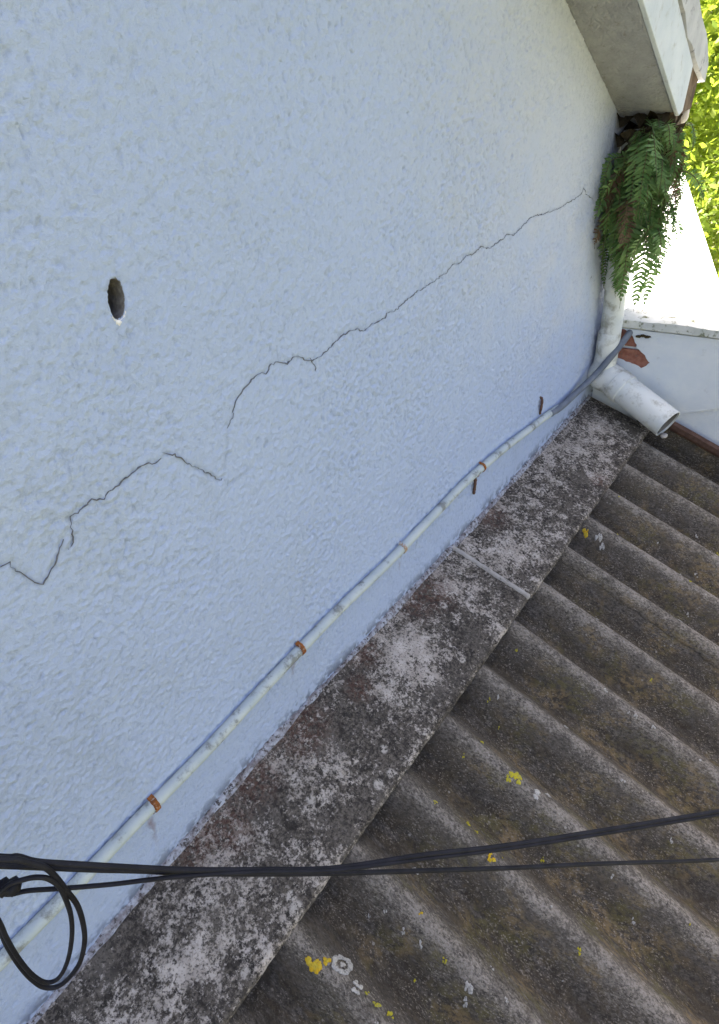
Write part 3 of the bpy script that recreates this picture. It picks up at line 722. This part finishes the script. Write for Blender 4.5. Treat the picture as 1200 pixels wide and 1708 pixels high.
def pin(p, poly):
    c = False; n = len(poly)
    for i in range(n):
        (a, b_), (c2, d2) = poly[i], poly[(i+1) % n]
        if (b_ > p[1]) != (d2 > p[1]) and p[0] < (c2-a)*(p[1]-b_)/(d2-b_)+a: c = not c
    return c
ff = []
for f in fo:
    cx = sum(vo[i][0] for i in f)/len(f); cz_ = sum(vo[i][1] for i in f)/len(f)
    if not pin((cx, cz_), br2): ff.append(tuple(f))
b = MB(); nv = len(vo)
b.add([(v[0], 2.199, v[1]) for v in vo]+[(v[0], 2.2128, v[1]) for v in vo], ff)
from collections import Counter
cnt = Counter()
for f in ff:
    for i in range(len(f)): cnt[frozenset((f[i], f[(i+1) % len(f)]))] += 1
for e, c in cnt.items():
    if c == 1: i, j = tuple(e); b.F.append((i, j, nv+j, nv+i))
obj('render_coat', b.mesh(), MT['render'], pw, 'dirty pale render broken away in one corner')
for (x0, x1, z0, z1) in ((.03, .135, -.935, -.872), (.05, .21, -1.02, -.945)):
    b = MB(); b.box(x0, x1, 2.2035, 2.2129, z0, z1); bevel(obj('brick', b.mesh(), MT['brick'], pw), .003)
b = MB(); Vt = []; n = 90
for k in range(n):
    x = .058+1.44*k/(n-1); j = .003*(vnoise(np.array([x*40.]), np.array([0.]), 8)[0]-.5)*2; tp = .006*(fbm(np.array([x*14.]), np.array([4.]), 9, 4)[0]-.5)*2
    Vt += [(x, 2.2, -.8665), (x, 2.190+j, -.860+j*.3), (x, 2.192+j, -.834+tp), (x, 2.205, -.826+tp), (x, 2.35, -.824), (x, 2.372, -.832), (x, 2.37, -.8665)]
b.add(Vt, [(k*7+q, k*7+(q+1) % 7, (k+1)*7+(q+1) % 7, (k+1)*7+q) for k in range(n-1) for q in range(7)]+[tuple(range(7)), tuple(range((n-1)*7, n*7))[::-1]])
autosmooth(obj('coping', b.mesh(), MT['coping'], pw, 'mossy coping along the top of the low wall'), 40)
# little heaps of moss and dirt on the ledge under the coping
b = MB()
for (x, z) in ((.155, -.886), (.170, -.888), (.14, -.890)):
    Vt = []
    for i in range(5):
        for j in range(7):
            a = 2*math.pi*j/7; p = math.pi*i/4
            Vt.append(Vector((x, 2.197, z))+Vector((math.sin(p)*math.cos(a)*.012, math.sin(p)*math.sin(a)*.006, math.cos(p)*.005))*random.uniform(.7, 1.25))
    b.add(Vt, [(i*7+j, i*7+(j+1) % 7, (i+1)*7+(j+1) % 7, (i+1)*7+j) for i in range(4) for j in range(7)])
obj('moss_tuft', b.mesh(True), MT['moss'], pw)

# ------------------------------------------------------------------ sunlit white flat roof beyond
ann = thing('white_flat_roof', (-1.5, 4.4, -4.2), 'sunlit white flat roof behind the low wall and the fern', 'roof')
b = MB(); b.prism([(-4.5, 2.374), (.39, 2.374), (.246, 2.811), (-.097, 3.881), (-.844, 6.236), (-4.5, 6.236)], 'z', -1.0, -.834)
bevel(obj('slab', b.mesh(), MT['white'], ann), .01)
b = MB(); b.prism([(-4.3, 2.45), (.20, 2.45), (.08, 2.811), (-.25, 3.881), (-1.0, 6.1), (-4.3, 6.1)], 'z', -4.2, -1.0)
obj('wall', b.mesh(), MT['render'], ann)

# ------------------------------------------------------------------ fern hanging from the gutter end
fern = thing('fern', (.09, 2.16, -.24), 'bushy green fern hanging from the gutter end over the downpipe', 'fern')
def frond(root, az, e0, L, droop, dry=False, wid=.16, twist=0.0):
    n = 26; P = [Vector(root)]; e = e0; D = []; bend = random.uniform(-.9, .9)
    h = Vector((math.cos(az), math.sin(az), 0))
    for k in range(n):
        h = Vector((math.cos(az+bend*k/n), math.sin(az+bend*k/n), 0)); d = h*math.cos(e)+Vector((0, 0, math.sin(e))); D.append(d)
        P.append(P[-1]+d*(L/n)); e = max(R(-93), e-droop*(1.6-k/n)/n*1.2)
    # keep clear of the wall
    P = [Vector((max(p.x, .012+.004*random.random()), p.y, p.z)) for p in P]
    b = MB(); side = Vector((-math.sin(az), math.cos(az), 0))
    for k in range(3, n+1):
        t = k/n; p = P[k]; d = D[min(k, n-1)]
        s = side.copy(); s.rotate(Matrix.Rotation(twist+.25*math.sin(k*.4), 3, d))
        nrm_ = s.cross(d).normalized()
        ln = L*wid*(math.sin(math.pi*min(1, .12+t*.93))**.75)*(1.05-.25*t)*random.uniform(.65, 1.15)
        for sg in (-1, 1):
            if random.random() < (.12 if dry else .03): continue
            v = (s*sg*.94+d*random.uniform(.2, .55)+nrm_*random.uniform(-.5, .25)-Vector((0, 0, .15))).normalized()
            wv = d*(L/n*.46)
            tipp = p+v*ln-Vector((0, 0, ln*.12)); m1 = p+v*ln*.35; m2 = p+v*ln*.72
            b.add([p-wv*.55, p+wv*.55, m1+wv*.95+nrm_*.0012, m2+wv*.7, tipp, m2-wv*.7, m1-wv*.95+nrm_*.0012],
                  [(0, 1, 2, 6), (6, 2, 3, 5), (5, 3, 4)])
    o = obj('frond', b.mesh(), MT['fernd'] if dry else MT['fern'], fern)
    st = MB(); st.tube(P, [.0018*(1-.7*k/n) for k in range(n+1)], 5); obj('stalk', st.mesh(True), MT['fernst'], o)
rf = random.Random(5)
for k in range(160):
    x = rf.uniform(.05, .185); y = rf.uniform(2.085, 2.175); z = -.225-rf.uniform(0, .27)-(.05 if x < .075 else 0)
    az = R(rf.uniform(-150, -25)); L = rf.uniform(.12, .27)
    if x > .12: az = R(rf.uniform(-120, -35)); L *= .75
    frond((x, y, z), az, R(rf.uniform(-50, 45)), L, R(rf.uniform(60, 130)), dry=(k % 8 == 3), wid=rf.uniform(.12, .24), twist=rf.uniform(-1.3, 1.3))
for (x, y, z, az, e0, L, dr, dry) in [(.055, 2.10, -.36, -65, -35, .36, 80, 0), (.07, 2.095, -.38, -55, -40, .38, 70, 0), (.05, 2.09, -.33, -85, -30, .30, 90, 0),
        (.10, 2.12, -.40, -50, -40, .38, 65, 0), (.115, 2.13, -.42, -30, -45, .36, 60, 0), (.13, 2.14, -.30, -15, 10, .17, 110, 1), (.14, 2.15, -.36, -10, -5, .15, 80, 1),
        (.12, 2.15, -.45, -10, -20, .17, 80, 0), (.12, 2.13, -.48, -25, -30, .18, 70, 1), (.055, 2.11, -.30, -90, 30, .20, 140, 0), (.08, 2.10, -.26, -80, 30, .26, 130, 0), (.10, 2.1, -.25, -70, 30, .28, 120, 0)]:
    frond((x, y, z), R(az), R(e0), L, R(dr), dry=bool(dry), wid=.17, twist=rf.uniform(-.4, .4))
b = MB(); Vt = []
for i in range(13):
    t = i/12; z = -.235-.33*t; cx = .095-.02*t; w = .075*(1-t)**.5+.006; wy = .05*(1-t)**.6+.004
    for j in range(14):
        a = 2*math.pi*j/14; q = rf.uniform(.72, 1.2); Vt.append((max(.006, cx+w*math.cos(a)*q), 2.135+wy*math.sin(a)*q, z+rf.uniform(-.012, .012)))
b.add(Vt, [(i*14+j, i*14+(j+1) % 14, (i+1)*14+(j+1) % 14, (i+1)*14+j) for i in range(12) for j in range(14)])
obj('root_mass', b.mesh(), MT['moss'], fern, 'dark matted roots and dead stalks inside the fern')
for k in range(7):
    frond((.085+.014*k, 2.07+.04*rf.random(), -.215-.03*rf.random()), R(rf.uniform(-130, -40)), R(rf.uniform(30, 75)), rf.uniform(.10, .17), R(rf.uniform(120, 190)), wid=.2, twist=rf.uniform(-1, 1))
for k in range(7):
    x = .06+.02*k+rf.uniform(-.01, .01); b = MB(); P = spline([(x, 2.13, -.42), (x+rf.uniform(-.01, .02), 2.125, -.58), (x+rf.uniform(-.02, .03), 2.12, -.60-rf.uniform(0, .05))], 5)
    b.tube(P, [.0016]*len(P), 5); obj('dead_stalk', b.mesh(True), MT['fernst'], fern)

# ------------------------------------------------------------------ cables in front of the wall
K1 = [(-.01,-.42,-.52),(.06,-.23,-.53),(.1395,-.1230,-.5497),(.1784,-.0769,-.6034),(.1876,-.0661,-.6116),(.1949,-.0575,-.6308),(.2152,-.0334,-.6581),(.2480,.0054,-.6998),(.2822,.0460,-.7413),(.3323,.1053,-.7910),(.3883,.1716,-.8421),(.4628,.2598,-.8752),(.5434,.3553,-.9210),(.6442,.4747,-.9641),(.7834,.6395,-1.0198),(.9392,.8241,-1.0798),(2.2,2.3,-1.45),(4.5,5.0,-1.5),(7,8,-1.0)]
K2 = [(-.01,-.42,-.54),(.05,-.24,-.555),(.1247,-.1344,-.5787),(.1673,-.0839,-.6266),(.1917,-.0550,-.6562),(.2178,-.0242,-.6878),(.2461,.0094,-.7202),(.2759,.0447,-.7578),(.3264,.1045,-.8116),(.3831,.1717,-.8680),(.4579,.2603,-.9363),(.5495,.3687,-1.0183),(.6550,.4937,-1.1078),(.8241,.6940,-1.2579),(.98,.88,-1.372),(1.22,1.17,-1.485),(1.6,1.62,-1.60),(2.3,2.45,-1.71),(4.5,5.2,-1.75),(7,8.2,-1.3)]
K3 = [(.1582,-.1072,-.6588),(.1662,-.0976,-.6757),(.1788,-.0827,-.6789),(.1996,-.0581,-.6946),(.2297,-.0224,-.7152),(.2567,.0096,-.7296),(.2843,.0423,-.7465),(.3356,.1030,-.7884),(.3912,.1688,-.8394),(.4650,.2562,-.8782),(.5454,.3515,-.9226),(.6459,.4705,-.9661),(.7849,.6352,-1.0225),(.9415,.8206,-1.0860),(2.2,2.3,-1.458),(4.5,5.0,-1.51),(7,8,-1.01)]
L1 = [(-.003,-.40,-.46),(.08,-.22,-.42),(.16,-.12,-.47),(.1734,-.1015,-.561),(.1652,-.1112,-.643),(.1537,-.1249,-.7182),(.1463,-.1336,-.7567),(.1372,-.1444,-.8143),(.1308,-.1519,-.8696),(.1305,-.1523,-.9073),(.1379,-.1436,-.9148),(.1497,-.1296,-.8969),(.1666,-.1095,-.8545),(.1842,-.0887,-.7992),(.1971,-.0735,-.7496),(.2047,-.0644,-.7085),(.2096,-.0587,-.6722),(.2083,-.0602,-.6490),(.2023,-.0673,-.6394),(.1942,-.0769,-.6376),(.1850,-.0878,-.6394),(.172,-.102,-.655)]
L2 = [(-.003,-.41,-.47),(.07,-.23,-.43),(.153,-.122,-.478),(.1671,-.1027,-.5677),(.1589,-.1125,-.6506),(.1424,-.1320,-.7419),(.1339,-.1421,-.7865),(.1246,-.1531,-.8475),(.1193,-.1594,-.9007),(.1195,-.1591,-.9375),(.1298,-.1470,-.9457),(.1477,-.1258,-.9212),(.1651,-.1051,-.8843),(.1835,-.0834,-.8272),(.1955,-.0691,-.7743),(.2027,-.0606,-.7311),(.2052,-.0576,-.6955),(.2077,-.0547,-.6579),(.2073,-.0552,-.6321),(.2017,-.0618,-.6144),(.1970,-.0674,-.6018),(.1895,-.0763,-.5925),(.1395,-.123,-.545),(.06,-.23,-.52)]
def cable(pts, r_, label, twist=0.0):
    P = spline(pts, 10)
    if twist:
        out = []
        for k, p in enumerate(P):
            out.append((p[0]+twist*math.cos(k*.25), p[1], p[2]+twist*math.sin(k*.25)))
        P = out
    b = MB(); b.tube(P, r_, 14)
    return tag(obj('cable', b.mesh(True), MT['cable']), label, 'cable')
cable(K1, .0033, 'upper black cable rising towards the right edge of the photo')
cable(K2, .0034, 'lower black cable crossing almost level above the roof')
cable(K3, .0027, 'thin black cable leaving the taped splice and joining the upper cable')
cable(L1, .0028, 'inner black cable of the hanging loop, ending at the taped splice')
cable(L2, .0031, 'outer black cable of the hanging loop, rejoining the top cable')
b = MB(); P = spline([(.135, -.135, -.632), (.1582, -.1072, -.652), (.168, -.0955, -.658), (.1775, -.084, -.664)], 5)
b.tube(P, [.009+.0016*math.sin(k*2.1)-(.003 if k in (0, len(P)-1) else 0) for k in range(len(P))], 14)
tag(obj('cable_splice', b.mesh(True), MT['cable']), 'stubby black taped cable splice at the left edge', 'splice')
b = MB(); b.box(-.004, .016, -.44, -.39, -.60, -.50); bevel(tag(obj('cable_clamp', b.mesh(), MT['cable']), 'black wall clamp holding the cables beside the loop', 'clamp'), .003)

# ------------------------------------------------------------------ trees behind
def tree(loc, H, rad, seed, label, c1, c2, nleaf=9000, ls=.085):
    r = random.Random(seed); g_ = np.random.default_rng(seed)
    t = thing('tree', loc, label, 'tree', 'trees behind the white roof')
    b = MB(); base_ = Vector(loc); top = base_+Vector((r.uniform(-.3, .3), r.uniform(-.3, .3), H*.8))
    tr = spline([base_, base_.lerp(top, .35)+Vector((r.uniform(-.15, .15), r.uniform(-.15, .15), 0)), base_.lerp(top, .7)+Vector((r.uniform(-.2, .2), r.uniform(-.2, .2), 0)), top], 6)
    b.tube(tr, [.13*(1-.8*k/(len(tr)-1)) for k in range(len(tr))], 9)
    obj('trunk', b.mesh(True), MT['bark'], t)
    tips = []
    for k in range(16):
        i = r.randint(len(tr)//3, len(tr)-2); s = Vector(tr[i]); a = r.uniform(0, 2*math.pi); ln = rad*r.uniform(.55, 1.0)
        e = s+Vector((math.cos(a)*ln, math.sin(a)*ln, r.uniform(.1, .7)*ln)); mid = s.lerp(e, .5)+Vector((0, 0, .12*ln))
        lb = MB(); P = spline([s, mid, e], 5); lb.tube(P, [.035*(1-.8*q/(len(P)-1)) for q in range(len(P))], 6)
        obj('limb', lb.mesh(True), MT['bark'], t); tips += [Vector(P[-1]), Vector(P[len(P)//2]), Vector(P[-3])]
        for q in range(2):
            s3 = Vector(P[r.randint(4, len(P)-2)]); e3 = s3+Vector((r.uniform(-1, 1), r.uniform(-1, 1), r.uniform(-.5, .7)))*rad*.4
            tips += [e3, s3.lerp(e3, .5)]
    cz0 = base_.z+H*.62
    for k in range(18):
        a = r.uniform(0, 6.28); z = r.uniform(-.5, .55)*H; rr_ = rad*math.sqrt(max(.05, 1-(z/(H*.62))**2))*r.uniform(.3, .95)
        tips.append(Vector((base_.x+math.cos(a)*rr_, base_.y+math.sin(a)*rr_, cz0+z)))
    T = np.array([tuple(p) for p in tips]); idx = g_.integers(0, len(T), nleaf)
    C = T[idx]+g_.normal(0, 1, (nleaf, 3))*np.array([.26, .26, .22])*rad/1.4
    nrm_ = g_.normal(0, 1, (nleaf, 3))+np.array([0, 0, .9]); nrm_ /= np.linalg.norm(nrm_, axis=1)[:, None]
    u = np.cross(nrm_, g_.normal(0, 1, (nleaf, 3))); u /= np.linalg.norm(u, axis=1)[:, None]; w = np.cross(nrm_, u)
    sz = (ls*g_.uniform(.6, 1.3, nleaf))[:, None]
    V = np.stack([C-u*sz, C+w*sz*.42+nrm_*sz*.1, C+u*sz, C-w*sz*.42+nrm_*sz*.1], 1).reshape(-1, 3)
    Q = np.arange(nleaf*4).reshape(-1, 4)
    obj('crown', npmesh(V, Q, False), m_leaf('tree_leaf', c1, c2, .5, 2.5), t)
tree((-1.7, 9.2, -4.2), 5.2, 1.6, 1, 'bright yellow-green tree standing nearest behind the white roof', (.15, .24, .02), (.28, .34, .04), 26000, .055)
tree((.4, 11.5, -4.2), 5.6, 1.9, 2, 'darker green tree behind the right end of the white roof', (.10, .19, .02), (.20, .28, .04), 20000, .06)
tree((-2.6, 13.5, -4.2), 7.0, 2.2, 3, 'taller pale green tree at the back, above the verge', (.16, .25, .03), (.28, .34, .06), 18000, .08)
tree((-.9, 7.3, -4.2), 2.9, 1.1, 4, 'low leafy tree at the edge of the white roof', (.14, .23, .02), (.26, .33, .04), 14000, .05)
tree((2.4, 9.4, -4.2), 4.6, 1.7, 5, 'rounded green tree at the far right', (.07, .15, .02), (.15, .23, .03), 8000)
tree((-5.2, 16, -4.2), 8.0, 2.6, 6, 'large green tree farthest back behind the house', (.08, .15, .03), (.16, .22, .04), 11000, .12)
tree((.8, 17, -4.2), 8.0, 3.0, 8, 'broad green tree closing the view at the back', (.09, .17, .03), (.18, .25, .04), 12000, .13)
